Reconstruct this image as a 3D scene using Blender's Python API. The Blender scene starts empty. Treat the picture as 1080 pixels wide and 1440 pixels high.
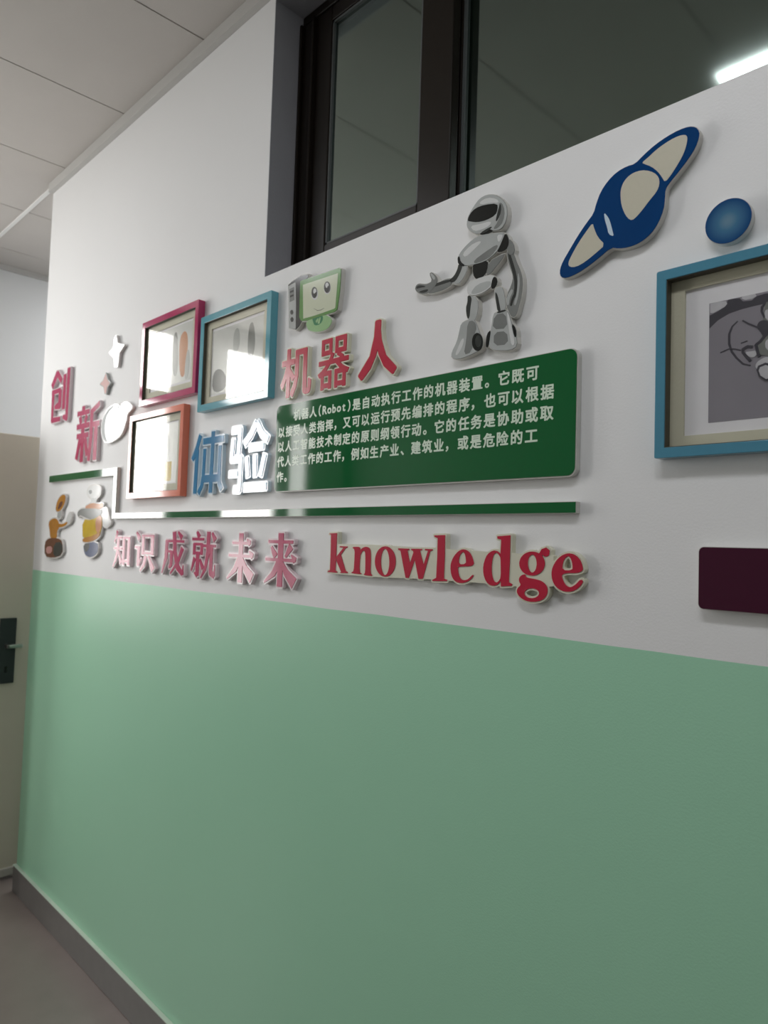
import bpy, math, random
import numpy as np
from mathutils import Matrix, Vector
random.seed(4)
SC = bpy.context.scene
COL = SC.collection

# ------------------------------------------------------------------ camera
D, EYE, FPX = 1.1634, 1.6, 1012.597       # distance to the decorated wall, eye height, focal length in px of 1080x1440
M = np.array([[0.69743092, 0.71595169, 0.03167474],
              [0.01173673, -0.05560306, 0.99838397],
              [-0.71655590, 0.69593209, 0.04718222]])      # rows: right, up, forward
cd = bpy.data.cameras.new('camera'); cam = bpy.data.objects.new('camera', cd); COL.objects.link(cam)
cd.sensor_fit = 'VERTICAL'; cd.sensor_height = 24; cd.lens = 24 * FPX / 1440; cd.clip_start = .02
r, u, f = [Vector(v) for v in M]
mat4 = Matrix((r, u, -f)).transposed().to_4x4(); mat4.translation = Vector((0, -D, EYE))
cam.matrix_world = mat4
SC.camera = cam
cd.dof.use_dof = True; cd.dof.focus_distance = 1.45; cd.dof.aperture_fstop = 3.5      # the photograph is soft towards its far side

# ------------------------------------------------------------------ world, lights, exposure
wd = bpy.data.worlds.new('world'); SC.world = wd; wd.use_nodes = True
wd.node_tree.nodes['Background'].inputs[0].default_value = (.55, .68, .62, 1)
wd.node_tree.nodes['Background'].inputs[1].default_value = .06

def area(name, loc, size, power, col, direction):
    L = bpy.data.lights.new(name, 'AREA'); L.shape = 'RECTANGLE'; L.size, L.size_y = size
    L.energy = power; L.color = col
    o = bpy.data.objects.new(name, L); o.location = loc
    o.rotation_euler = Vector(direction).to_track_quat('-Z', 'Y').to_euler(); COL.objects.link(o)
    return o
# daylight through the panes of the window in the end wall: (y0, y1, z0, z1, radiance)
PANES = [(-1.37, -.84, 1.05, 3.12, 12.0), (-2.32, -1.77, 1.05, 3.12, 14.5), (-2.64, -2.40, 1.05, 3.12, 6.0)]
XE = -4.79
for y0, y1, z0, z1, rad in PANES:
    for a, b, k in ((z0, 1.66, .42), (1.66, z1, 1.0)):         # dimmer below, where the view outside is ground
        w, h = y1 - y0, b - a
        area('daylight', (XE - .07, (y0 + y1) / 2, (a + b) / 2), (w, h), k * rad * math.pi * w * h, (1, .985, .96), (1, 0, 0)).rotation_euler = (math.pi / 2, 0, -math.pi / 2)
# one ceiling lamp mirrored in the window, then unseen ones added for fill: (x, y, radiance)
LAMPS = [(-.37, -1.09, 10.0), (-2.95, -1.40, 7.5), (1.5, -1.09, 2.0), (-4.15, 1.1, 10.0)]  # the last is hidden in the recess, added to brighten its end wall
for x, y, rad in LAMPS:
    area('lamp_light', (x, y, 3.234), (1.16, .26), rad * math.pi * .26 * 1.16, (.96, .97, 1), (0, 0, -1)).rotation_euler = (0, 0, 0)

SC.view_settings.view_transform = 'Standard'; SC.view_settings.look = 'None'
SC.view_settings.gamma = 1; SC.view_settings.use_curve_mapping = False
SC.view_settings.exposure = 0.10
SC.cycles.use_denoising = True
SC.cycles.max_bounces = 10; SC.cycles.diffuse_bounces = 6

# ------------------------------------------------------------------ photograph pixel -> place on the wall plane
def W(px, py, off=0.0):
    v = M.T @ np.array([(px - 540) / FPX, -(py - 720) / FPX, 1.0])
    t = (D - off) / v[1]
    return (v[0] * t, v[2] * t + EYE)
def zoomer(x0, y0, s, off):
    return lambda pts: [W(x0 + a / s, y0 + b / s, off) for a, b in pts]

# ------------------------------------------------------------------ materials
def mat(name, col, rough=.5, spec=.5, metal=0, noise=0, nscale=60, bump=0, bscale=200, coat=0, col2=None):
    m = bpy.data.materials.new(name); m.use_nodes = True; nt = m.node_tree; N = nt.nodes; b = N['Principled BSDF']
    b.inputs['Base Color'].default_value = (*col, 1); b.inputs['Roughness'].default_value = rough
    b.inputs['Specular IOR Level'].default_value = spec; b.inputs['Metallic'].default_value = metal
    b.inputs['Coat Weight'].default_value = coat; b.inputs['Coat Roughness'].default_value = .04
    tc = N.new('ShaderNodeTexCoord')
    if noise or col2:
        n = N.new('ShaderNodeTexNoise'); n.inputs['Scale'].default_value = nscale; n.inputs['Detail'].default_value = 5
        nt.links.new(tc.outputs['Object'], n.inputs['Vector'])
        mx = N.new('ShaderNodeMix'); mx.data_type = 'RGBA'
        c2 = col2 or tuple(c * (1 - noise) for c in col)
        mx.inputs[6].default_value = (*col, 1); mx.inputs[7].default_value = (*c2, 1)
        nt.links.new(n.outputs['Fac'], mx.inputs[0]); nt.links.new(mx.outputs[2], b.inputs['Base Color'])
    if bump:
        n2 = N.new('ShaderNodeTexNoise'); n2.inputs['Scale'].default_value = bscale
        nt.links.new(tc.outputs['Object'], n2.inputs['Vector'])
        bp = N.new('ShaderNodeBump'); bp.inputs['Strength'].default_value = bump; bp.inputs['Distance'].default_value = .002
        nt.links.new(n2.outputs['Fac'], bp.inputs['Height']); nt.links.new(bp.outputs['Normal'], b.inputs['Normal'])
    return m
def pr(name, col, rough=.07, spec=.5): return mat(name, col, rough, spec, noise=.05, nscale=30)   # printed glossy acrylic

red = pr('red_print', (.52, .016, .05), .16); crim = pr('crimson_print', (.50, .035, .12), .1)
cream = mat('cream_board', (.70, .69, .56), .3, noise=.04); pale = mat('pale_board', (.72, .70, .68), .12, noise=.04)
pinkb = mat('pink_white_board', (.78, .66, .69), .12, noise=.04)
blueb = mat('blue_white_board', (.60, .72, .80), .1, noise=.04)
blue = pr('blue_print', (.01, .19, .40)); navy = pr('navy_print', (.001, .045, .17), .12, .3)
green = pr('green_print', (.003, .115, .028), .045); gside = mat('board_edge', (.62, .61, .57), .35, noise=.06)
lettering = mat('lettering_print', (.68, .80, .66), .3)
teal = mat('teal_frame', (.085, .27, .38), .12, noise=.08, nscale=90); crimf = mat('crimson_frame', (.47, .035, .13), .08, noise=.08)
orangef = mat('orange_frame', (.74, .20, .12), .08, noise=.08); teal2 = mat('light_teal_frame', (.12, .38, .46), .08, noise=.08)
matb = mat('beige_mat', (.62, .60, .48), .7, noise=.08, bump=.2); paper = mat('white_paper', (.80, .79, .84), .6, noise=.04)
innerm = mat('dark_inner_side', (.075, .07, .05), .6, noise=.1)
purple = pr('purple_print', (.06, .01, .028), .15, .35)
black = mat('black_print', (.012, .013, .012), .14, .4); dgrey = mat('dark_grey_print', (.04, .043, .04), .14, .4)
mgrey = mat('mid_grey_print', (.24, .25, .24), .14, .4, noise=.3, nscale=25); lgrey = mat('light_grey_print', (.52, .54, .53), .14, .4, noise=.35, nscale=18)
vlgrey = mat('pale_grey_print', (.68, .69, .68), .14, .4, noise=.1)
white = mat('white_gloss', (.86, .86, .86), .06)
gr1 = mat('green_rim_print', (.12, .30, .07), .14, .4, noise=.2); gr2 = mat('light_green_print', (.32, .55, .26), .14, .4, noise=.2)
gr3 = mat('deep_green_print', (.03, .2, .08), .14, .4); screenc = mat('screen_print', (.60, .64, .48), .14, .4, noise=.05)
amber = mat('amber_print', (.56, .24, .03), .1, .3, noise=.35, nscale=40); brown = mat('brown_print', (.19, .075, .04), .1, .3, noise=.4, nscale=50)
yellow = mat('yellow_print', (.66, .45, .02), .1, .3, noise=.25, nscale=40); slate = mat('slate_print', (.16, .19, .30), .1, .3, noise=.3)
peach = mat('peach_print', (.66, .33, .19), .1, .3); rosy = mat('rosy_print', (.5, .25, .22), .4, .3)
alu = mat('dark_bronze_aluminium', (.014, .010, .007), .35, .25, metal=.0, noise=.2)
alug = mat('gasket_grey', (.10, .11, .11), .5)
reveal = mat('grey_reveal_paint', (.36, .36, .39), .6, noise=.1, nscale=8, bump=.2)
chrome = mat('brushed_steel', (.55, .55, .53), .3, metal=1)

def disc_mat():
    m = mat('blue_gradient_print', (.02, .1, .3), .15, .3); nt = m.node_tree; N = nt.nodes
    tc = N.new('ShaderNodeTexCoord'); g = N.new('ShaderNodeTexGradient'); g.gradient_type = 'SPHERICAL'
    mp = N.new('ShaderNodeMapping'); mp.inputs['Scale'].default_value = (27, 27, 27)
    nt.links.new(tc.outputs['Object'], mp.inputs[0]); nt.links.new(mp.outputs[0], g.inputs[0])
    cr = N.new('ShaderNodeValToRGB'); cr.color_ramp.elements[0].color = (.012, .065, .19, 1); cr.color_ramp.elements[0].position = .02
    cr.color_ramp.elements[1].color = (.29, .40, .42, 1); cr.color_ramp.elements[1].position = .95
    e = cr.color_ramp.elements.new(.45); e.color = (.06, .17, .29, 1)
    nt.links.new(g.outputs['Fac'], cr.inputs[0]); nt.links.new(cr.outputs[0], N['Principled BSDF'].inputs['Base Color'])
    return m

def wall_mat():
    m = mat('two_tone_wall_paint', (.8, .8, .8), .42, bump=.12, bscale=260); nt = m.node_tree; N = nt.nodes; b = N['Principled BSDF']
    g = N.new('ShaderNodeNewGeometry'); s = N.new('ShaderNodeSeparateXYZ'); nt.links.new(g.outputs['Position'], s.inputs[0])
    n = N.new('ShaderNodeTexNoise'); n.inputs['Scale'].default_value = 3.0; nt.links.new(g.outputs['Position'], n.inputs['Vector'])
    ma = N.new('ShaderNodeMath'); ma.operation = 'MULTIPLY_ADD'; ma.inputs[1].default_value = .006
    nt.links.new(n.outputs['Fac'], ma.inputs[0]); nt.links.new(s.outputs['Z'], ma.inputs[2])
    st = N.new('ShaderNodeMath'); st.operation = 'GREATER_THAN'; st.inputs[1].default_value = 1.443; nt.links.new(ma.outputs[0], st.inputs[0])
    n2 = N.new('ShaderNodeTexNoise'); n2.inputs['Scale'].default_value = 1.6; n2.inputs['Detail'].default_value = 6; nt.links.new(g.outputs['Position'], n2.inputs['Vector'])
    def two(a, c):
        x = N.new('ShaderNodeMix'); x.data_type = 'RGBA'; x.inputs[6].default_value = (*a, 1); x.inputs[7].default_value = (*c, 1)
        nt.links.new(n2.outputs['Fac'], x.inputs[0]); return x.outputs[2]
    gr = two((.36, .69, .475), (.40, .72, .515)); wh = two((.79, .79, .79), (.84, .84, .84))
    mx = N.new('ShaderNodeMix'); mx.data_type = 'RGBA'; nt.links.new(st.outputs[0], mx.inputs[0]); nt.links.new(gr, mx.inputs[6]); nt.links.new(wh, mx.inputs[7])
    nt.links.new(mx.outputs[2], b.inputs['Base Color'])
    rr = N.new('ShaderNodeMapRange'); rr.inputs[3].default_value = .33; rr.inputs[4].default_value = .62
    nt.links.new(st.outputs[0], rr.inputs[0]); nt.links.new(rr.outputs[0], b.inputs['Roughness'])
    return m
wallm = wall_mat()
whitew = mat('white_wall_paint', (.74, .75, .75), .6, noise=.05, nscale=2, bump=.1)
floorm = mat('speckled_floor', (.235, .195, .18), .32, noise=.25, nscale=9, bump=.05)
basem = mat('grey_baseboard', (.21, .20, .19), .35, noise=.25, nscale=20)
ceilm = mat('ceiling_board', (.56, .53, .50), .85, noise=.08, nscale=6, bump=.25, bscale=350)
gridm = mat('ceiling_grid', (.52, .51, .49), .6)
doorm = mat('beige_door_paint', (.62, .56, .46), .5, noise=.10, nscale=5)
lampm = bpy.data.materials.new('lamp_diffuser'); lampm.use_nodes = True
_b = lampm.node_tree.nodes['Principled BSDF']; _b.inputs['Emission Color'].default_value = (.96, .97, 1, 1); _b.inputs['Emission Strength'].default_value = 2.5
def glass_mat(name, ior, tint, rough=0.0):
    m = bpy.data.materials.new(name); m.use_nodes = True; nt = m.node_tree; N = nt.nodes
    for n in list(N):
        if n.type != 'OUTPUT_MATERIAL': N.remove(n)
    fr = N.new('ShaderNodeFresnel'); fr.inputs[0].default_value = ior
    t = N.new('ShaderNodeBsdfTransparent'); t.inputs[0].default_value = (*tint, 1)
    g = N.new('ShaderNodeBsdfGlossy'); g.inputs['Roughness'].default_value = rough; g.inputs[0].default_value = (.80, .95, .88, 1) if ior > 2 else (1, 1, 1, 1)
    mx = N.new('ShaderNodeMixShader'); ge = N.new('ShaderNodeNewGeometry'); mu = N.new('ShaderNodeMath'); mu.operation = 'MULTIPLY_ADD'; mu.inputs[1].default_value = -1; mu.inputs[2].default_value = 1
    nt.links.new(ge.outputs['Backfacing'], mu.inputs[0]); m2 = N.new('ShaderNodeMath'); m2.operation = 'MULTIPLY'     # the gloss sits on the outer faces of the pane
    nt.links.new(mu.outputs[0], m2.inputs[0]); nt.links.new(fr.outputs[0], m2.inputs[1])
    nt.links.new(m2.outputs[0], mx.inputs[0]); nt.links.new(t.outputs[0], mx.inputs[1]); nt.links.new(g.outputs[0], mx.inputs[2])
    nt.links.new(mx.outputs[0], N['Material Output'].inputs[0]); return m
picglass = glass_mat('picture_glass', 1.5, (.99, .99, .98), .02)
winglass = glass_mat('coated_window_glass', 4.0, (.45, .55, .50), .07)

# ------------------------------------------------------------------ mesh helpers
def link(name, me, m=None, parent=None):
    o = bpy.data.objects.new(name, me)
    if m is not None and not me.materials: me.materials.append(m)
    if parent is not None: o.parent = parent
    COL.objects.link(o); return o
def thing(name, label, cat, group=None, loc=(0, 0, 0)):
    o = bpy.data.objects.new(name, None); o.location = loc; o.empty_display_size = .02; COL.objects.link(o)
    o['label'] = label; o['category'] = cat
    if group: o['group'] = group
    return o
def box_data(boxes, bev=0):
    V, F = [], []
    for x0, x1, y0, y1, z0, z1 in boxes:
        k = len(V)
        V += [(x, y, z) for x in (x0, x1) for y in (y0, y1) for z in (z0, z1)]
        F += [tuple(k + i for i in q) for q in ((0, 1, 3, 2), (4, 6, 7, 5), (0, 4, 5, 1), (2, 3, 7, 6), (0, 2, 6, 4), (1, 5, 7, 3))]
    return V, F
def boxes(name, bs, m, parent=None, bevel=0):
    V, F = box_data(bs); me = bpy.data.meshes.new(name); me.from_pydata(V, [], F); me.update()
    o = link(name, me, m, parent)
    if bevel:
        b = o.modifiers.new('bevel', 'BEVEL'); b.width = bevel; b.segments = 2
    return o
def struct(o): o['kind'] = 'structure'; return o

# signed distance of a union of shapes (polygons and tapered strokes), traced back to outlines
def seg_quads(pts, ws):
    out = []
    for i in range(len(pts) - 1):
        a, b = np.array(pts[i], float), np.array(pts[i + 1], float); d = b - a; L = np.hypot(*d)
        if L < 1e-9: continue
        n = np.array([-d[1], d[0]]) / L
        out.append([a + n * ws[i] / 2, b + n * ws[i + 1] / 2, b - n * ws[i + 1] / 2, a - n * ws[i] / 2])
    for i in range(1, len(pts) - 1):
        out.append([(pts[i][0] + ws[i] / 2 * math.cos(t), pts[i][1] + ws[i] / 2 * math.sin(t)) for t in np.linspace(0, 2 * math.pi, 12, endpoint=False)])
    return out
def sd_loops(loops, X, Y):
    inside = np.zeros(X.shape, bool); d2 = np.full(X.shape, 1e9)
    for lp in loops:
        lp = np.array(lp, float)
        for a, b in zip(lp, np.roll(lp, -1, 0)):
            ex, ey = b - a; l2 = ex * ex + ey * ey
            if l2 < 1e-16: continue
            t = np.clip(((X - a[0]) * ex + (Y - a[1]) * ey) / l2, 0, 1)
            d2 = np.minimum(d2, (X - a[0] - t * ex) ** 2 + (Y - a[1] - t * ey) ** 2)
            if ey != 0:
                c = ((a[1] > Y) != (b[1] > Y)) & (X < a[0] + ex * (Y - a[1]) / ey); inside ^= c
    d = np.sqrt(d2); return np.where(inside, -d, d)
def outline(shapes, off, res):
    """shapes: list of loop-lists (even-odd inside each, union over all). Returns outlines offset outwards by off."""
    P = np.array([p for s in shapes for lp in s for p in lp]); pad = abs(off) + 3 * res
    x0, y0 = P.min(0) - pad; x1, y1 = P.max(0) + pad
    nx, ny = int((x1 - x0) / res) + 2, int((y1 - y0) / res) + 2
    xs, ys = x0 + np.arange(nx) * res, y0 + np.arange(ny) * res
    X, Y = np.meshgrid(xs, ys); F = np.full(X.shape, 1e9)
    for s in shapes:
        q = np.array([p for lp in s for p in lp]); m = abs(off) + 4 * res
        i0, i1 = np.searchsorted(xs, [q[:, 0].min() - m, q[:, 0].max() + m]); j0, j1 = np.searchsorted(ys, [q[:, 1].min() - m, q[:, 1].max() + m])
        sl = (slice(j0, j1), slice(i0, i1)); F[sl] = np.minimum(F[sl], sd_loops(s, X[sl], Y[sl]))
    F = F - off; F[np.abs(F) < 1e-9] = 1e-9
    ins = F < 0; code = ins[:-1, :-1] * 1 + ins[:-1, 1:] * 2 + ins[1:, 1:] * 4 + ins[1:, :-1] * 8
    def pt(e):
        k, j, i = e
        if k == 0: t = F[j, i] / (F[j, i] - F[j, i + 1]); return (xs[i] + t * res, ys[j])
        t = F[j, i] / (F[j, i] - F[j + 1, i]); return (xs[i], ys[j] + t * res)
    T = {1: [(3, 0)], 2: [(0, 1)], 3: [(3, 1)], 4: [(1, 2)], 5: [(3, 2), (1, 0)], 6: [(0, 2)], 7: [(3, 2)], 8: [(2, 3)], 9: [(2, 0)],
         10: [(0, 3), (2, 1)], 11: [(2, 1)], 12: [(1, 3)], 13: [(1, 0)], 14: [(0, 3)]}
    nxt = {}
    for j, i in zip(*np.nonzero((code > 0) & (code < 15))):
        E = ((0, j, i), (1, j, i + 1), (0, j + 1, i), (1, j, i))
        for a, b in T[int(code[j, i])]: nxt[E[a]] = E[b]
    loops = []
    while nxt:
        s, e = nxt.popitem(); lp = [s]
        while e != s and e in nxt:
            lp.append(e); e = nxt.pop(e)
        lp = [pt(k) for k in lp]
        if len(lp) >= 6: loops.append(simplify(lp, res * .22))
    return [l for l in loops if len(l) >= 3]
def simplify(lp, tol):
    P = np.array(lp)
    def dp(a, b):
        if b - a < 2: return []
        d = P[b % len(P)] - P[a]; L = np.hypot(*d); Q = P[a + 1:b] - P[a]
        dist = np.abs(Q[:, 0] * d[1] - Q[:, 1] * d[0]) / L if L > 1e-12 else np.hypot(Q[:, 0], Q[:, 1])
        k = int(dist.argmax())
        if dist[k] < tol: return []
        k += a + 1; return dp(a, k) + [k] + dp(k, b)
    far = int(np.hypot(*(P - P[0]).T).argmax())
    idx = [0] + dp(0, far) + [far] + dp(far, len(P))
    return [tuple(P[i]) for i in idx]
DG = bpy.context.evaluated_depsgraph_get
def plate(name, loops, y0, y1, m, parent=None, origin=None, side=None, bev=0):
    """flat board: outlines in wall coordinates (x, z), from distance y0 to y1 in front of the wall; holes by even-odd."""
    c = bpy.data.curves.new(name, 'CURVE'); c.dimensions = '2D'; c.fill_mode = 'BOTH'; c.extrude = (y1 - y0) / 2 - bev
    if bev: c.bevel_depth = bev; c.bevel_resolution = 1; c.offset = -bev
    ox, oz = origin or (0, 0)
    for lp in loops:
        s = c.splines.new('POLY'); s.points.add(len(lp) - 1); s.use_cyclic_u = True
        for p, q in zip(s.points, lp): p.co = (q[0] - ox, q[1] - oz, 0, 1)
    t = bpy.data.objects.new('tmp', c); COL.objects.link(t)
    me = bpy.data.meshes.new_from_object(t.evaluated_get(DG())); bpy.data.objects.remove(t); bpy.data.curves.remove(c)
    n = len(me.vertices); co = np.empty(n * 3); me.vertices.foreach_get('co', co); co = co.reshape(-1, 3)
    out = np.stack([co[:, 0], -(co[:, 2] + (y0 + y1) / 2), co[:, 1]], 1)
    me.vertices.foreach_set('co', out.ravel()); me.shade_flat(); me.name = name; me.materials.clear(); me.materials.append(m); me.update()
    if side:                                    # edges of the board carry their own colour
        me.materials.append(side)
        for p in me.polygons:
            if abs(p.normal.y) < .5: p.material_index = 1
    o = link(name, me, None, parent)
    if origin: o.location = (ox, 0, oz)
    return o
def rrect(x0, x1, z0, z1, r, n=6):
    P = []
    for cx, cz, a in ((x1 - r, z1 - r, 0), (x0 + r, z1 - r, 90), (x0 + r, z0 + r, 180), (x1 - r, z0 + r, 270)):
        P += [(cx + r * math.cos(math.radians(a + 90 * k / n)), cz + r * math.sin(math.radians(a + 90 * k / n))) for k in range(n + 1)]
    return P
def ell(cx, cy, rx, ry, n=32, rot=0):
    c, s = math.cos(rot), math.sin(rot)
    return [(cx + rx * math.cos(t) * c - ry * math.sin(t) * s, cy + rx * math.cos(t) * s + ry * math.sin(t) * c) for t in np.linspace(0, 2 * math.pi, n, endpoint=False)]
def smooth(P, k=2):
    for _ in range(k):
        Q = []
        for a, b in zip(P, P[1:] + P[:1]):
            Q += [(a[0] * .75 + b[0] * .25, a[1] * .75 + b[1] * .25), (a[0] * .25 + b[0] * .75, a[1] * .25 + b[1] * .75)]
        P = Q
    return P

GLYPH = {}
def glyph(ch):
    """outline loops of a character of Blender's own built-in lettering, unit em"""
    if ch not in GLYPH:
        c = bpy.data.curves.new('g', 'FONT'); c.body = ch; c.size = 1; c.resolution_u = 3; c.fill_mode = 'NONE'
        t = bpy.data.objects.new('g', c); COL.objects.link(t)
        me = bpy.data.meshes.new_from_object(t.evaluated_get(DG())); bpy.data.objects.remove(t)
        nb = {}
        for e in me.edges:
            a, b = e.vertices; nb.setdefault(a, []).append(b); nb.setdefault(b, []).append(a)
        seen = set(); loops = []
        for s in nb:
            if s in seen: continue
            lp = [s]; seen.add(s); cur = s
            while True:
                n_ = [x for x in nb[cur] if x not in seen]
                if not n_: break
                cur = n_[0]; seen.add(cur); lp.append(cur)
            loops.append([tuple(me.vertices[i].co[:2]) for i in lp])
        GLYPH[ch] = loops
    return GLYPH[ch]
def fit(loops_list, x0, x1, z0, z1, bb=None):
    P = np.array([p for s in loops_list for lp in s for p in lp])
    (a, b), (c, d) = (P.min(0), P.max(0)) if bb is None else ((bb[0], bb[1]), (bb[2], bb[3]))
    g = lambda p: (x0 + (p[0] - a) / (c - a) * (x1 - x0), z0 + (p[1] - b) / (d - b) * (z1 - z0))
    return [[[g(p) for p in lp] for lp in s] for s in loops_list]

# ------------------------------------------------------------------ the room
X0, X1, YB, H = -3.504, 2.4, -3.0, 3.25
HX0, HX1, HZ0, HZ1 = -1.724, 1.1, 2.365, 3.195       # window opening in the decorated wall
struct(boxes('wall_right', [(X0, HX0, 0, .24, 0, H + .05), (HX1, X1, 0, .24, 0, H + .05), (HX0, HX1, 0, .24, 0, HZ0), (HX0, HX1, 0, .24, HZ1, H + .05)], wallm))
for nm, b in (('trim_1', (HX0 - .0005, HX0 + .002, .0005, .24, HZ0 + .0005, HZ1)), ('trim_2', (HX0 + .002, HX1, .0005, .24, HZ1 - .002, HZ1))):
    struct(boxes(nm, [b], reveal))
endw = []
ys = [YB] + [v for p in sorted(PANES) for v in p[:2]] + [1.6]
for k in range(0, len(ys), 2): endw.append((XE - .2, XE, ys[k], ys[k + 1], 0, H + .05))
for y0, y1, z0, z1, _ in PANES: endw += [(XE - .2, XE, y0, y1, 0, z0), (XE - .2, XE, y0, y1, z1, H + .05)]
struct(boxes('wall_end', endw, whitew))
struct(boxes('wall_left', [(XE, X1, YB - .15, YB, 0, H + .05)], mat('dark_wall_paint', (.22, .23, .22), .7, noise=.1, nscale=2)))
struct(boxes('wall_near', [(X1, X1 + .15, YB - .15, .24, 0, H + .05)], whitew))
struct(boxes('wall_recess', [(XE, X0 + .2, 1.6, 1.75, 0, H + .05), (X0 + .001, X0 + .2, .24, 1.6, 0, H + .05)], whitew))
struct(boxes('floor', [(XE - .2, X1 + .15, YB - .15, 1.75, -.1, 0)], floorm))
# ceiling boards with recessed joints
cl = struct(boxes('ceiling', [(XE - .2, X1 + .15, YB - .15, 1.75, H + .008, H + .1)], mat('ceiling_joint', (.42, .40, .38), .8)))
tile = None; yy = .0
def tiles(xa, xb, ya, yb):
    global tile
    V, F = box_data([(xa + .003, xb - .003, ya + .003, yb - .003, H, H + .008)])
    me = bpy.data.meshes.new('ceiling_board'); me.from_pydata(V, [], F); me.update()
    link('ceiling_board', me, ceilm, cl)
xj = [-4.79, -4.5, -3.9, -3.3, -2.7, -2.1, -1.5, -.9, -.3, .3, .9, 1.5, 2.1, 2.4]
for a, b in zip(xj, xj[1:]):
    for c, d in ((-3.0, -2.4), (-2.4, -1.2), (-1.2, 0)): tiles(a, b, c, d)
for a, b in zip(xj[:3] + [-3.504], xj[1:3] + [-3.504]): 
    if b > a: tiles(a, b, 0.006, 1.2); tiles(a, b, 1.2, 1.6)
struct(boxes('trim_3', [(X0, X1, -.022, -.0005, H - .042, H - .001)], gridm))          # angle trim where wall meets ceiling
struct(boxes('trim_4', [(XE, X0, -.006, .012, H - .006, H - .0002)], mat('white_cable_trim', (.8, .8, .78), .5)))
struct(boxes('trim_5', [(XE, XE + .02, YB, 1.6, H - .03, H - .0005)], gridm))
struct(boxes('baseboard_right', [(X0 - .002, X1, -.014, -.0005, 0.0005, .112)], basem, bevel=.002))
boxes('ledge', [(X0 - .003, X1, -.0155, -.0005, .1122, .1165)], mat('lit_ledge_top', (.62, .72, .62), .4, noise=.25, nscale=14), bpy.data.objects['baseboard_right'], bevel=.001)  # top of the baseboard, coloured pale for the light it catches
struct(boxes('baseboard_end', [(XE, XE + .012, YB, 1.6, 0.0005, .11)], basem))

# window in the decorated wall
wf = boxes('window_1', [(HX0 + .0025, HX1, .10, .18, HZ0 + .0005, HZ0 + .030), (HX0 + .0025, HX1, .10, .18, HZ1 - .032, HZ1 - .0025),
                        (HX0 + .0025, HX0 + .062, .10, .18, HZ0 + .03, HZ1 - .032), (HX1 - .06, HX1, .10, .18, HZ0 + .03, HZ1 - .032)], alu, bevel=.004); struct(wf)
boxes('frame_lip', [(HX0 + .062, HX0 + .070, .088, .16, HZ0 + .03, HZ1 - .032), (HX0 + .0025, HX0 + .012, .088, .10, HZ0 + .03, HZ1 - .032)], alu, wf, bevel=.003)
def sash(x0, x1, y0, lw, rw, bh=.042):
    zb, zt = HZ0 + .03, HZ1 - .032
    s = boxes('window_sash', [(x0, x0 + lw, y0, y0 + .028, zb, zt), (x1 - rw, x1, y0, y0 + .028, zb, zt),
                              (x0 + lw, x1 - rw, y0, y0 + .028, zb, zb + bh), (x0 + lw, x1 - rw, y0, y0 + .028, zt - .045, zt)], alu, wf, bevel=.003)
    boxes('pane', [(x0 + lw - .005, x1 - rw + .005, y0 + .012, y0 + .017, zb + bh - .006, zt - .04)], winglass, s)
    g = .006
    a, b, c, d = x0 + lw, x1 - rw, zb + bh, zt - .045
    boxes('gasket', [(a, a + g, y0 + .004, y0 + .012, c, d), (b - g, b, y0 + .004, y0 + .012, c, d), (a, b, y0 + .004, y0 + .012, c, c + g), (a, b, y0 + .004, y0 + .012, d - g, d)], alug, s)
sash(HX0 + .070, -1.118, .104, .068, .105, .060)
sash(-1.165, .1, .142, .045, .05)
sash(.04, HX1 - .062, .104, .06, .06)

# window frames in the end wall (outside the picture, seen only in the gloss)
for k, (y0, y1, z0, z1, _) in enumerate(PANES):
    struct(boxes('window_%d' % (k + 2), [(XE - .06, XE - .01, y0, y0 + .03, z0, z1), (XE - .06, XE - .01, y1 - .03, y1, z0, z1), (XE - .06, XE - .01, y0 + .03, y1 - .03, z0, z0 + .04),
           (XE - .06, XE - .01, y0 + .03, y1 - .03, z1 - .04, z1), (XE - .06, XE - .01, y0 + .03, y1 - .03, 1.62, 1.72), (XE - .06, XE - .01, y0 + .03, y1 - .03, 2.58, 2.66)], mat('white_window_frame', (.7, .7, .7), .4)))

# door leaf standing open behind the wall's end
dr = boxes('door_1', [(-3.69, -3.65, -.35, .075, .045, 2.072)], doorm, bevel=.004); struct(dr)
boxes('door_panel', [(-3.652, -3.644, -.27, -.15, .25, .95), (-3.652, -3.644, -.27, -.15, 1.25, 1.9)], doorm, dr, bevel=.003)
boxes('kick_rail', [(-3.695, -3.640, -.35, .078, .012, .05)], mat('pale_door_bottom', (.45, .42, .38), .4), dr, bevel=.005)
pl = boxes('lock_plate', [(-3.650, -3.640, -.085, -.012, .905, 1.208)], mat('dark_lock_plate', (.035, .04, .042), .35, metal=.3), dr, bevel=.003)
boxes('lever_handle', [(-3.625, -3.610, -.060, .012, 1.070, 1.088), (-3.645, -3.610, -.060, -.042, 1.070, 1.088)], chrome, pl, bevel=.005)
boxes('keyhole', [(-3.6405, -3.638, -.056, -.044, .955, .985)], black, pl, bevel=.002)

# ceiling lamps: the mirrored one, and the unseen panels added as fill light
for k, (x, y, _) in enumerate(LAMPS):
    t = thing('ceiling_lamp', ['long flat lamp on the ceiling, the one mirrored in the high window', 'unseen flat ceiling panel added as fill light at the far side of the corridor', 'unseen flat ceiling panel added as fill light behind the photographer', 'unseen flat ceiling panel added to brighten the recess behind the door'][k], 'lamp', loc=(x, y, H))
    boxes('lamp_housing', [(-.60, .60, -.15, .15, -.012, -.0005)], gridm, t, bevel=.004)
    boxes('diffuser', [(-.585, .585, -.135, .135, -.0145, -.0125)], lampm, t, bevel=.002)

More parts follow.
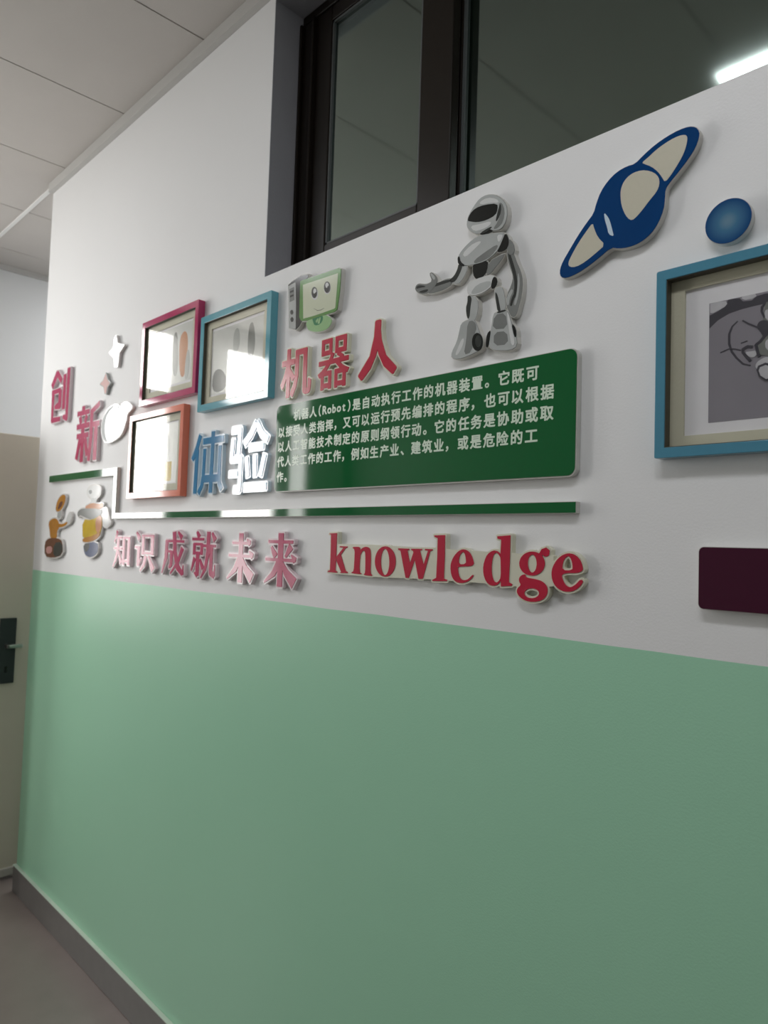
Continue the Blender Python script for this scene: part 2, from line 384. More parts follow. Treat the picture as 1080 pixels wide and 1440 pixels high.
# ------------------------------------------------------------------ boards on the wall
T = .013; G = .0005      # board thickness; hair gap to the wall
def sign(name, label, shapes, face, back, border, group=None, cat='sign', t=T, res=.0012, grow=0.0, parts=True):
    P = np.array([p for s in shapes for lp in s for p in lp]); c = P.mean(0)
    th = thing(name, label, cat, group)
    plate('backing', outline(shapes, border + grow, res), G, t, back, th)
    plate('face', outline(shapes, grow, res), t, t + .0012, face, th)
    return th

def charbox(xl, xr, ym, xm, yt, yb, off=T):
    return W(xl, ym, off)[0], W(xr, ym, off)[0], W(xm, yb, off)[1], W(xm, yt, off)[1]
def S(*pts_w):                      # stroke: ((x,y),(x,y),...), w or [w...]
    pts, w = pts_w[:-1], pts_w[-1]
    return [[q] for q in seg_quads(pts, w if isinstance(w, (list, tuple)) else [w] * len(pts))]
def strokes(lst):
    out = []
    for s in lst: out += S(*s)
    return out

# --- crimson pair at the far left
ROW1 = 'crimson characters at the far left'
STY = {'创': [((.30, .99), (.03, .74), .13), ((.30, .99), (.56, .80), .11), ((.04, .62), (.54, .62), .085), ((.52, .62), (.52, .32), (.24, .30), [.15, .15, .07]), ((.12, .64), (.12, .05), (.58, .04), [.14, .1, .08]),
              ((.74, .90), (.74, .22), .13), ((.94, 1.0), (.94, .03), (.74, .06), [.14, .12, .06])],
       '新': [((.27, 1.0), (.27, .88), .12), ((.0, .885), (.54, .885), .075), ((.13, .82), (.18, .70), .1), ((.43, .82), (.37, .70), .1), ((.0, .645), (.56, .645), .085), ((.02, .47), (.54, .47), .08),
              ((.28, .64), (.28, .0), .13), ((.17, .42), (.04, .06), .11), ((.40, .42), (.52, .10), .11), ((.97, .97), (.64, .86), .085), ((.66, .90), (.66, .40), (.60, .0), .12), ((.66, .63), (1.0, .63), .085), ((.87, .62), (.87, .0), .13)]}
for ch, bx, lab in (('创', charbox(72.5, 97, 558, 84, 523, 592), 'crimson cut-out character 创, the upper left one beside the wall end'),
                    ('新', charbox(108.5, 139.5, 607, 124, 570, 648), 'crimson cut-out character 新 under the small star')):
    sh = fit(strokes(STY[ch]), *bx, bb=(0, 0, 1, 1))
    sign('wall_character', lab, sh, crim, pinkb, .0045, ROW1, grow=.001, t=.014)

# --- blue pair 体验
ti = strokes([((.27, .97), (.17, .76), (.04, .58), [.1, .1, .09]), ((.185, .74), (.16, .02), .105), ((.36, .86), (.98, .86), .105), ((.66, 1.0), (.645, .02), .1),
              ((.42, .74), (.405, .28), .09), ((.88, .76), (.885, .28), .09), ((.40, .25), (.90, .25), .12), ((.40, .28), (.37, .14), (.27, .02), .09), ((.88, .28), (.90, .16), (.97, .06), .085)])
x0, x1, z0, z1 = charbox(269, 314.5, 652, 292, 608, 695)
sign('wall_character', 'blue cut-out character 体 under the light blue frame', fit(ti, x0, x1, z0, z1, (0, 0, 1, 1)), blue, blueb, .0045, 'blue characters')
ya = strokes([((.04, .93), (.27, .93), (.25, .56), .085), ((.09, .80), (.06, .50), (.33, .50), .085), ((.32, .52), (.30, .04), (.14, .05), .085), ((.0, .28), (.24, .28), .08),
              ((.69, .99), (.56, .82), (.40, .70), .1), ((.70, .99), (.84, .82), (1.0, .72), .1), ((.52, .64), (.90, .64), .085), ((.47, .50), (.52, .22), .085),
              ((.68, .52), (.70, .22), .085), ((.93, .52), (.84, .22), .085), ((.42, .07), (1.0, .07), .1)])
x0, x1, z0, z1 = charbox(323, 376.5, 645, 350, 595, 692)
sign('wall_character', 'blue cut-out character 验 left of the green text panel', fit(ya, x0, x1, z0, z1, (0, 0, 1, 1)), blue, blueb, .0055, 'blue characters')

# --- red heading 机器人
ROW2 = 'red heading characters above the green panel'
bx = charbox(396.5, 437, 525, 416, 490, 556)
sign('wall_character', 'red cut-out character 机, first of the heading above the green panel', fit([glyph('机')], *bx), red, cream, .0035, ROW2, grow=.0030)
bx = charbox(448.5, 491, 508, 470, 475, 545)
qi = fit([glyph('器')], *bx)
qi += [[ell(bx[0] + (bx[1] - bx[0]) * .66, bx[2] + (bx[3] - bx[2]) * .655, .004, .003, 10)]]
sign('wall_character', 'red cut-out character 器, middle of the heading above the green panel', qi, red, cream, .0032, ROW2, grow=.0015, res=.001)
bx = charbox(507, 556.5, 495, 531, 453, 528)
sign('wall_character', 'red cut-out character 人, last of the heading above the green panel', fit([glyph('人')], *bx), red, cream, .0035, ROW2, grow=.0048)

# --- slogan 知识成就未来 in a heavy serif hand
SONG = {
 '知': [((.20, 1.0), (.14, .84), (.04, .70), [.11, .09, .03]), ((.12, .82), (.50, .82), .05), ((.02, .52), (.52, .52), .05), ((.28, .82), (.27, .5), (.16, .2), (.0, .0), [.13, .13, .1, .03]),
        ((.32, .42), (.50, .12), [.05, .15]), ((.62, .84), (.62, .08), .12), ((.92, .84), (.92, .08), .13), ((.58, .82), (.95, .82), .05), ((.6, .18), (.95, .18), .05)],
 '识': [((.06, .98), (.22, .82), [.06, .15]), ((.0, .6), (.22, .6), .05), ((.20, .62), (.20, .12), .13), ((.20, .14), (.34, .3), [.08, .03]), ((.42, .92), (.42, .42), .12), ((.90, .92), (.90, .42), .13),
        ((.4, .9), (.92, .9), .05), ((.4, .46), (.92, .46), .05), ((.58, .38), (.5, .16), (.32, .0), [.13, .1, .03]), ((.72, .38), (.98, .04), [.06, .17])],
 '成': [((.14, .78), (.98, .78), .05), ((.19, .78), (.17, .38), (.0, .0), [.13, .13, .03]), ((.2, .53), (.42, .53), .05), ((.43, .55), (.42, .22), (.32, .14), [.12, .12, .05]),
        ((.52, 1.0), (.58, .52), (.74, .16), (.96, .02), [.14, .14, .15, .1]), ((.97, .0), (.98, .22), [.07, .02]), ((.92, .62), (.74, .3), (.40, .0), [.13, .09, .03]), ((.70, 1.0), (.88, .86), [.05, .13])],
 '就': [((.20, 1.0), (.30, .88), [.06, .13]), ((.0, .84), (.50, .84), .05), ((.10, .74), (.10, .5), .1), ((.42, .74), (.42, .5), .1), ((.08, .73), (.44, .73), .045), ((.08, .54), (.44, .54), .045),
        ((.26, .52), (.26, .04), .13), ((.26, .04), (.14, .10), [.08, .03]), ((.13, .42), (.0, .14), [.11, .03]), ((.36, .40), (.50, .20), [.05, .12]), ((.48, .70), (1.0, .70), .05),
        ((.70, 1.0), (.69, .55), (.60, .2), (.42, .0), [.13, .13, .09, .03]), ((.83, .70), (.83, .12), (.98, .08), [.12, .12, .13]), ((.98, .06), (.99, .3), [.06, .02]), ((.84, .98), (.97, .82), [.05, .14])],
 '未': [((.16, .80), (.86, .80), .05), ((.72, .88), (.84, .80), [.02, .12]), ((.03, .54), (.97, .54), .05), ((.82, .64), (.95, .54), [.02, .13]), ((.5, 1.0), (.5, .0), .15),
        ((.48, .54), (.30, .26), (.0, .06), [.14, .12, .03]), ((.52, .54), (.70, .28), (.95, .10), [.04, .14, .22])],
 '来': [((.10, .84), (.88, .84), .05), ((.2, .74), (.34, .56), [.05, .14]), ((.82, .76), (.66, .56), [.15, .05]), ((.02, .50), (.98, .50), .05), ((.84, .6), (.96, .50), [.02, .12]), ((.5, 1.0), (.5, .0), .15),
        ((.48, .5), (.30, .24), (.0, .06), [.14, .12, .03]), ((.52, .5), (.70, .26), (.95, .08), [.04, .14, .22])],
}
wh = ['first', 'second', 'third', 'fourth', 'fifth', 'sixth']
for k, (ch, a) in enumerate((('知', (160, 183, 772, 171, 747, 798)), ('识', (190, 217, 775, 204, 748, 803)), ('成', (229, 259, 778, 244, 748, 807)),
                             ('就', (270, 303, 780, 287, 748, 813)), ('未', (321, 357, 783, 339, 750, 819)), ('来', (373, 417, 786, 395, 750, 825)))):
    bx = charbox(*a)
    sign('wall_character', 'pink-edged crimson character %s, %s of the six above the green paint' % (ch, wh[k]), fit(strokes(SONG[ch]), *bx, bb=(0, 0, 1, 1)), crim, pinkb, .0045, 'slogan characters above the green paint', grow=.0008, res=.001)

# --- knowledge
A = zoomer(455, 740, 8.3077, T); B = zoomer(575, 740, 8.3077, T); C = zoomer(670, 745, 6.353, T)
kn = {
 'k': [[A([(90, 97), (70, 94), (74, 84), (160, 78), (155, 200), (148, 400), (141, 518), (165, 530), (160, 544), (50, 535), (55, 520), (78, 513), (87, 300)])],
       [A([(140, 375), (235, 250), (190, 246), (195, 232), (285, 236), (280, 250), (262, 254), (165, 390)])],
       [A([(152, 400), (205, 335), (262, 525), (287, 535), (285, 548), (190, 546), (208, 533)])]],
 'n': [[smooth(A([(345, 240), (430, 240), (428, 282), (462, 250), (500, 237), (538, 252), (553, 290), (555, 400), (549, 555), (572, 568), (568, 583), (472, 571), (475, 557), (489, 550), (493, 380), (489, 300), (474, 282), (450, 300), (428, 350), (421, 540), (446, 550), (443, 563), (328, 549), (330, 535), (355, 530), (365, 380), (368, 272), (343, 256)]), 1)]],
 'o': [[A(ell(724, 412, 121, 178)), A(ell(722, 418, 50, 152))]],
 'w': [[B([(-124, 258), (8, 262), (8, 278), (-15, 284), (28, 500), (0, 605), (-36, 602), (-95, 285), (-122, 276)])], [B([(-12, 605), (-28, 560), (62, 290), (80, 330), (72, 390), (2, 602)])],
       [B([(28, 262), (157, 265), (157, 280), (132, 286), (178, 470), (160, 615), (115, 615), (53, 290), (30, 278)])], [B([(162, 615), (140, 560), (226, 286), (190, 280), (190, 265), (282, 268), (280, 283), (252, 290), (168, 605)])]],
 'l': [[B([(298, 107), (425, 103), (421, 360), (411, 612), (450, 626), (447, 642), (274, 640), (277, 626), (322, 602), (335, 350), (340, 140), (303, 124)])]],
 'e': [[smooth(B([(768, 470), (752, 380), (712, 300), (650, 264), (590, 282), (530, 345), (492, 430), (488, 510), (505, 592), (545, 648), (612, 668), (685, 652), (735, 615), (762, 572), (745, 566), (700, 618), (650, 633), (610, 620), (583, 570), (576, 500), (576, 470)]), 2), smooth(B([(583, 445), (588, 370), (610, 318), (635, 298), (657, 318), (670, 380), (670, 442)]), 1)]],
 'd': [[C([(188, 58), (306, 49), (301, 250), (291, 468), (322, 486), (318, 501), (220, 506), (221, 440), (218, 200), (225, 88), (190, 80)])],
       [smooth(C([(224, 225), (195, 190), (150, 183), (100, 216), (70, 285), (60, 360), (74, 435), (108, 488), (150, 503), (196, 490), (224, 450), (224, 300)]), 1), smooth(C([(222, 255), (195, 210), (168, 204), (150, 240), (138, 300), (137, 380), (149, 440), (170, 472), (195, 468), (222, 425)]), 1)]],
 'g': [[C(ell(499, 302, 114, 108)), C(ell(501, 302, 40, 80))], [[p for p in q] for q in [C([(560, 215), (585, 172), (625, 158), (655, 185), (652, 215), (635, 205), (615, 188), (590, 215), (590, 250)])]], [C(ell(622, 212, 31, 29))],
       [smooth(C([(402, 405), (440, 395), (440, 425), (520, 438), (592, 458), (638, 510), (638, 575), (602, 622), (540, 645), (460, 642), (400, 612), (362, 565), (366, 522), (402, 494), (382, 460), (383, 430)]), 2), C(ell(496, 567, 66, 44))]],
 'e ': [[smooth(C([(956, 388), (946, 300), (905, 235), (840, 205), (770, 222), (708, 280), (672, 360), (675, 440), (708, 508), (768, 550), (842, 556), (905, 530), (948, 482), (955, 452), (928, 443), (892, 488), (842, 517), (802, 500), (772, 450), (760, 385)]), 2), smooth(C([(768, 362), (774, 290), (800, 243), (830, 233), (852, 270), (862, 320), (860, 362)]), 1)]],
}
kw = thing('wall_word', 'red serif word knowledge on one cream backing board', 'sign')
allsh = [s for v in kn.values() for s in v]
fill_px = [(474, 767), (520, 768), (600, 773), (665, 777), (724, 781), (776, 783), (776, 822), (724, 822), (700, 819), (600, 812), (520, 809), (474, 805)]
plate('backing', outline(allsh + [[[W(x, y, T) for x, y in fill_px]]], .0036, .0012), G, T, cream, kw)
for ch, sh in kn.items(): plate('letter', outline(sh, .0, .0008), T, T + .0012, red, kw)

# --- green text panel
pn = thing('text_panel', 'large green rounded panel with five lines of pale Chinese text', 'sign')
px0, px1, pz0, pz1 = -1.617, -.692, EYE + .139, EYE + .3725
plate('backing', [rrect(px0 - .0015, px1 + .0025, pz0 - .0025, pz1 + .0015, .017)], G, T, gside, pn)
plate('face', [rrect(px0, px1, pz0, pz1, .016)], T, T + .0012, green, pn)
LINES = [(2, '机器人（Robot）是自动执行工作的机器装置。它既可'), (0, '以接受人类指挥，又可以运行预先编排的程序，也可以根据'), (0, '以人工智能技术制定的原则纲领行动。它的任务是协助或取'),
         (0, '代人类工作的工作，例如生产业、建筑业，或是危险的工'), (0, '作。')]
cell = .03352; em = .0300; zc = [.3400, .2993, .2593, .2190, .1775]
for (ind, s), z in zip(LINES, zc):
    x = -1.608 + ind * cell
    ln = bpy.data.objects.new('text_line', None); ln.empty_display_size = .01; ln.parent = pn; COL.objects.link(ln)
    for ch in s:
        g = glyph(ch); lat = ord(ch) < 128
        adv = .55 if lat else (.62 if ch in '（）' else 1)
        if g:
            P = np.array([p for lp in g for p in lp])
            if lat: gx = (P[:, 0].min() + P[:, 0].max()) / 2; sc_ = em * 1.0; ox = x + adv * cell / 2 - gx * sc_; oz = EYE + z - em * .36
            else:
                if ch in '，。、': ox = x + cell * .12 - P[:, 0].min() * em
                else: ox = x + adv * cell / 2 - (P[:, 0].min() + P[:, 0].max()) / 2 * em
                sc_ = em; oz = EYE + z - em * .38
            q = [[(ox + p[0] * sc_, oz + p[1] * sc_) for p in lp] for lp in g]
            plate('character', outline([q], .00085, .0005), T + .0012, T + .0016, lettering, ln)
        x += adv * cell

# --- green line that steps down
z_a, z_b, z_c, z_d = EYE + .262, EYE + .234, EYE + .0905, EYE + .071
xa, xb, xc_, xd = -3.315, -2.648, -2.620, -.689
stp = thing('line_strip', 'long thin green strip stepping down beside the orange frame', 'sign strip')
step = [(xa, z_a), (xa, z_b), (xb - .0, z_b), (xb - .0, z_d), (xd, z_d), (xd, z_c), (xc_, z_c), (xc_, z_a)]
plate('backing', outline([[step]], .0012, .0015), G, T, gside, stp)
plate('face', [step], T, T + .0012, green, stp)

# --- picture frames
def rect(x0, x1, z0, z1): return [(x0, z0), (x1, z0), (x1, z1), (x0, z1)]
def picture(label, x0, x1, z0, z1, bar, fm, mw, photo, group, depth=.024, base=.0):
    th = thing('picture_frame', label, 'picture frame', group)
    ring = lambda a, b: [rect(x0 + a, x1 - a, z0 + a, z1 - a), rect(x0 + b, x1 - b, z0 + b, z1 - b)]
    f_ = plate('frame', [rrect(x0, x1, z0, z1, .003, 3), rect(x0 + bar, x1 - bar, z0 + bar, z1 - bar)], G, depth, fm, th, bev=.0008)
    plate('inner_strip', [rect(x0 + bar - .001, x1 - bar + .001, z0 + bar - .001, z1 - bar + .001), rect(x0 + bar + .0012, x1 - bar - .0012, z0 + bar + .0012, z1 - bar - .0012)], base + .003, depth - .0015, innerm, th)  # thin dark strip along the inner side of the bars
    plate('mat_board', [rect(x0 + bar - .001, x1 - bar + .001, z0 + bar - .001, z1 - bar + .001), rect(x0 + bar + mw, x1 - bar - mw, z0 + bar + mw * .8, z1 - bar - mw * .8)], base + .002, base + .0065, matb, th)
    pp = plate('photo_sheet', [rect(x0 + bar, x1 - bar, z0 + bar, z1 - bar)], G, base + .0025, paper, th)
    photo(pp, th)
    plate('glass', [rect(x0 + bar - .001, x1 - bar + .001, z0 + bar - .001, z1 - bar + .001)], base + .0085, base + .0095, picglass, th)
    return th
def prints(parent, items, lv=.0025):
    if items[0][2] is vlgrey: lv = .0085
    for k, (nm, loops, m) in enumerate(items): plate(nm, loops, lv, lv + .0003 + .0001 * k, m, parent)
GRP = 'framed photographs at the left'
def ph1(pp, th):
    x, z = -2.445, EYE + .467
    prints(pp, [('photo_print', [rect(x + .06, x + .335, z + .055, z + .25)], vlgrey), ('photo_figure', [smooth([(x + .21, z + .08), (x + .20, z + .22), (x + .235, z + .24), (x + .25, z + .08)])], mgrey),
                ('photo_figure', [smooth([(x + .26, z + .07), (x + .245, z + .2), (x + .28, z + .23), (x + .31, z + .2), (x + .30, z + .07)])], peach),
                ('photo_figure', [smooth([(x + .29, z + .06), (x + .30, z + .16), (x + .325, z + .15), (x + .32, z + .06)])], lgrey)])
picture('crimson framed photograph, the leftmost frame of the upper pair', -2.445, -2.052, EYE + .467, EYE + .769, .021, crimf, .03, ph1, GRP, base=.006)
def ph2(pp, th):
    x, z = -2.033, EYE + .4015
    prints(pp, [('photo_print', [rect(x + .055, x + .33, z + .05, z + .25)], vlgrey), ('photo_figure', [smooth([(x + .06, z + .055), (x + .06, z + .12), (x + .10, z + .13), (x + .14, z + .10), (x + .14, z + .055)])], dgrey),
                ('photo_figure', [smooth([(x + .17, z + .16), (x + .17, z + .23), (x + .2, z + .24), (x + .21, z + .17)])], lgrey), ('photo_figure', [smooth([(x + .25, z + .13), (x + .25, z + .235), (x + .28, z + .24), (x + .29, z + .14)])], mgrey)])
picture('light blue framed photograph, tallest in the group, next to the cartoon computer', -2.033, -1.650, EYE + .4015, EYE + .7035, .021, teal2, .028, ph2, GRP, base=.006)
def ph3(pp, th):
    x, z = -2.512, EYE + .140
    prints(pp, [('photo_print', [rect(x + .06, x + .335, z + .05, z + .25)], vlgrey), ('photo_figure', [smooth([(x + .22, z + .1), (x + .21, z + .22), (x + .25, z + .24), (x + .28, z + .2), (x + .27, z + .1)])], mgrey),
                ('photo_figure', [rect(x + .22, x + .30, z + .055, z + .12)], yellow)])
picture('orange framed photograph below the crimson frame', -2.512, -2.118, EYE + .140, EYE + .441, .021, orangef, .03, ph3, GRP, base=.006)

Zr = zoomer(915, 340, 6.545, .003); Zl = zoomer(915, 500, 6.545, .003)
def ph4(pp, th):
    tl = W(997.5, 427, .003); bl = W(994.5, 595, .003); x0, z0, z1 = tl[0], bl[1], tl[1]; x1 = -.20
    gnd = mat('photo_ground_print', (.30, .28, .33), .5, noise=.35, nscale=7)
    shade = mat('photo_shade_print', (.11, .09, .11), .5, noise=.5, nscale=14)
    band = mat('photo_dark_print', (.05, .045, .065), .5, noise=.3, nscale=30)
    clip = lambda L: [(min(max(a, x0), x1), min(max(b, z0), z1)) for a, b in L]
    wht = mat('photo_white_print', (.62, .61, .66), .4, noise=.3, nscale=60)
    arc = lambda P, w: outline([[q] for q in seg_quads(P, w if isinstance(w, list) else [w] * len(P))], 0, .0004)
    prints(pp, [
        ('photo_print', [rect(x0, x1, z0, z1)], gnd),
        ('photo_band', [clip(Zr([(541, 800), (541, 680), (620, 640), (690, 590), (712, 535), (760, 512), (820, 520), (850, 548), (930, 540), (975, 500), (1050, 478), (1400, 420), (1400, 500), (1030, 575), (950, 592), (840, 620), (720, 662), (620, 722), (560, 780)]))], band),
        ('photo_light', [clip(Zr([(548, 655), (548, 572), (620, 552), (690, 545), (705, 570), (680, 600), (620, 632), (575, 655)]))], wht),
        ('photo_light', [clip(Zr([(835, 520), (850, 488), (900, 470), (962, 462), (975, 500), (930, 525), (870, 535)]))], wht),
        ('photo_ring', arc(Zr([(800, 730), (750, 780), (722, 850), (722, 940), (745, 1010), (790, 1070), (850, 1125), (920, 1140)]), [.0018, .0025, .0032, .0034, .0034, .003, .0028, .002]), band),
        ('photo_rod', arc(Zr([(640, 1022), (722, 985)]), .0018), band),
        ('photo_rod', arc(Zr([(830, 935), (892, 912)]), .0018), band),
        ('photo_rod', arc(Zr([(845, 725), (900, 755), (990, 790)]), .0024), band),
        ('photo_rod', arc(Zr([(722, 985), (780, 988), (830, 1000)]), .0018), band),
        ('photo_arm', arc(Zr([(940, 968), (890, 965), (850, 990), (850, 1020), (890, 1070), (920, 1100)]), .0042), band),
        ('photo_hand', [smooth(Zr([(870, 1015), (920, 1010), (975, 1000), (978, 1045), (935, 1068), (895, 1052)]), 1)], wht),
        ('photo_body', [Zr([(1030, 740), (1060, 560), (1160, 520), (1330, 560), (1420, 720), (1420, 1000), (1300, 1130), (1150, 1150), (1080, 1050), (1010, 1040), (985, 960), (1020, 900)])], mgrey),
        ('photo_joint', [smooth(Zr([(978, 790), (990, 745), (1030, 720), (1090, 730), (1110, 800), (1080, 870), (1040, 880), (1010, 830)]), 1)], band),
        ('photo_arm', arc(Zr([(1060, 560), (1025, 600), (1022, 640), (1050, 700)]), .003), band),
        ('photo_arm', arc(Zr([(1060, 860), (1010, 920), (972, 950), (985, 1010), (1000, 1060)]), .0044), band),
        ('photo_body', [smooth(Zr([(1048, 640), (1085, 620), (1200, 600), (1300, 660), (1300, 720), (1150, 745), (1060, 720)]), 1)], wht),
        ('photo_body', [smooth(Zr([(1055, 920), (1090, 890), (1200, 880), (1300, 930), (1300, 1000), (1150, 1030), (1060, 990)]), 1)], wht),
        ('photo_foot', [smooth(Zr([(962, 1140), (1000, 1090), (1080, 1055), (1200, 1080), (1260, 1150), (1240, 1250), (1120, 1290), (1010, 1240), (985, 1180)]), 1)], wht),
        ('photo_foot', arc(Zr([(985, 1190), (1000, 1150), (1060, 1125), (1120, 1140), (1150, 1180)]), .0034), band),
        ('photo_foot', arc(Zl([(985, 130), (1005, 190), (1060, 225), (1130, 215)]), .0026), band),
    ])
picture('teal framed grey robot photograph at the right, under the blue disc', -.5390, -.139, EYE + .158, EYE + .4705, .0168, teal, .024, ph4, None)

# --- purple panel at the right edge
pp = thing('wall_plaque', 'dark purple rounded plaque at the right below the teal frame', 'sign')
plate('backing', [rrect(-.469, -.0685, EYE - .083, EYE + .0150, .0085)], G, T, gside, pp)
plate('face', [rrect(-.468, -.0695, EYE - .0822, EYE + .0142, .008)], T, T + .0012, purple, pp)

# --- planet
P1 = zoomer(780, 170, 4.909, T)
sil = smooth(P1([(40, 1020), (38, 1065), (60, 1087), (110, 1077), (200, 1028), (300, 952), (390, 874), (440, 882), (510, 874), (590, 842), (665, 782), (720, 700), (754, 610), (762, 540), (765, 470), (800, 420), (862, 345), (930, 255), (972, 188), (997, 120), (1000, 72), (975, 44), (928, 41), (860, 64), (780, 108), (700, 163), (620, 233), (556, 300), (500, 315), (430, 355), (370, 415), (320, 490), (290, 570), (272, 640), (225, 702), (165, 790), (100, 900), (60, 970)]), 1)
pl_ = thing('planet_cutout', 'navy ringed planet cut-out with cream patches under the window', 'wall decoration')
plate('backing', outline([[sil]], .0012, .0012), G, T, gside, pl_)
plate('face', [sil], T, T + .0012, navy, pl_)
crm = mat('cream_print', (.60, .57, .46), .35, noise=.06, nscale=150)
for nm, P in (('ring_gap', [(265, 705), (228, 755), (168, 842), (118, 932), (95, 985), (105, 1010), (150, 1010), (210, 977), (290, 912), (352, 857), (300, 805), (275, 745)]),
              ('ring_gap', [(605, 290), (650, 253), (700, 205), (760, 160), (830, 118), (885, 98), (918, 103), (917, 150), (897, 220), (860, 290), (810, 370), (765, 427), (743, 390), (713, 350), (668, 316), (622, 300)]),
              ('bright_patch', [(458, 530), (458, 478), (480, 420), (520, 376), (572, 349), (632, 342), (690, 359), (722, 392), (727, 440), (708, 490), (662, 545), (612, 612), (570, 662), (536, 690), (505, 672), (480, 630), (463, 580)])):
    plate(nm, [smooth(P1(P), 1)], T + .0012, T + .0016, crm, pl_)
plate('glint', [smooth(P1([(342, 632), (350, 690), (365, 735), (375, 785), (412, 800), (402, 760), (388, 705), (372, 665)]), 1)], T + .0012, T + .0016, blueb, pl_)

# --- disc
dx, dz = W(1024, 311, T)
ds = thing('blue_disc', 'small round blue disc above the teal frame, right of the planet', 'wall decoration')
plate('backing', [ell(dx, dz, .0355, .0355, 48)], G, T, gside, ds)
plate('face', [ell(dx, dz, .0350, .0350, 48)], T, T + .0012, disc_mat(), ds, origin=(dx, dz))

# --- cartoon computer
Q = zoomer(390, 365, 9.818, T)
cp = thing('computer_cutout', 'smiling green cartoon monitor with a grey tower behind it', 'wall decoration')
mon = Q([(322, 306), (340, 292), (855, 120), (882, 130), (884, 160), (868, 430), (832, 690), (790, 725), (600, 785), (400, 848), (335, 850), (308, 800)])
tow = Q([(155, 352), (200, 310), (325, 226), (425, 205), (430, 235), (400, 280), (340, 300), (345, 840), (300, 925), (258, 968), (165, 945)])
std = smooth(Q([(400, 850), (408, 930), (440, 985), (560, 1002), (680, 972), (740, 905), (760, 830), (700, 770), (560, 760)]), 2)
plate('backing', outline([[mon], [tow], [std]], .0022, .0012), G, T, gside, cp)
for nm, L, m, k in (('tower_side', [tow], black, 0), ('tower_front', [Q([(158, 368), (256, 312), (262, 640), (256, 962), (165, 945)])], lgrey, 1),
                    ('drive_bay', [Q([(172, 410), (238, 378), (240, 560), (176, 590)])], mgrey, 2), ('drive_slot', [Q([(182, 440), (230, 420), (230, 445), (182, 466)])], dgrey, 3),
                    ('drive_slot', [Q([(182, 500), (230, 480), (230, 505), (182, 526)])], dgrey, 3),
                    ('tower_button', [Q(ell(205, 730, 22, 34, 14))], dgrey, 2), ('tower_button', [Q(ell(208, 830, 22, 34, 14))], black, 2),
                    ('stand_base', [std], gr2, 1), ('stand_neck', [smooth(Q([(480, 790), (620, 750), (640, 820), (600, 895), (520, 915), (500, 860)]), 1)], gr3, 2),
                    ('stand_glyph', [Q([(535, 850), (560, 815), (575, 810), (570, 860), (590, 800), (605, 800), (590, 885), (565, 890), (565, 850), (545, 880)])], gr2, 3),
                    ('monitor_rim', [mon], gr1, 3), ('screen', [Q([(360, 352), (845, 190), (827, 420), (808, 665), (790, 682), (640, 735), (500, 782), (365, 818)])], screenc, 4),
                    ('eye', [Q(ell(524, 480, 46, 80, 20))], vlgrey, 5), ('eye', [Q(ell(697, 395, 48, 86, 20))], vlgrey, 5),
                    ('eye_outline', [Q(ell(520, 458, 40, 78, 20)), Q(ell(526, 440, 22, 40, 16))], dgrey, 6), ('eye_outline', [Q(ell(697, 385, 44, 80, 20)), Q(ell(695, 358, 24, 38, 16))], dgrey, 6),
                    ('pupil', [smooth(Q([(490, 450), (520, 480), (550, 440), (548, 490), (515, 525), (492, 490)]), 1)], black, 7), ('pupil', [smooth(Q([(655, 395), (690, 405), (715, 350), (712, 420), (685, 465), (660, 430)]), 1)], black, 7),
                    ('mouth', outline([[q] for q in seg_quads(Q([(510, 678), (560, 706), (610, 700), (655, 672)]), [.0006, .0012, .0012, .0006])], 0, .0004), dgrey, 6)):
    plate(nm, L, T, T + .0010 + .0002 * k, m, cp)

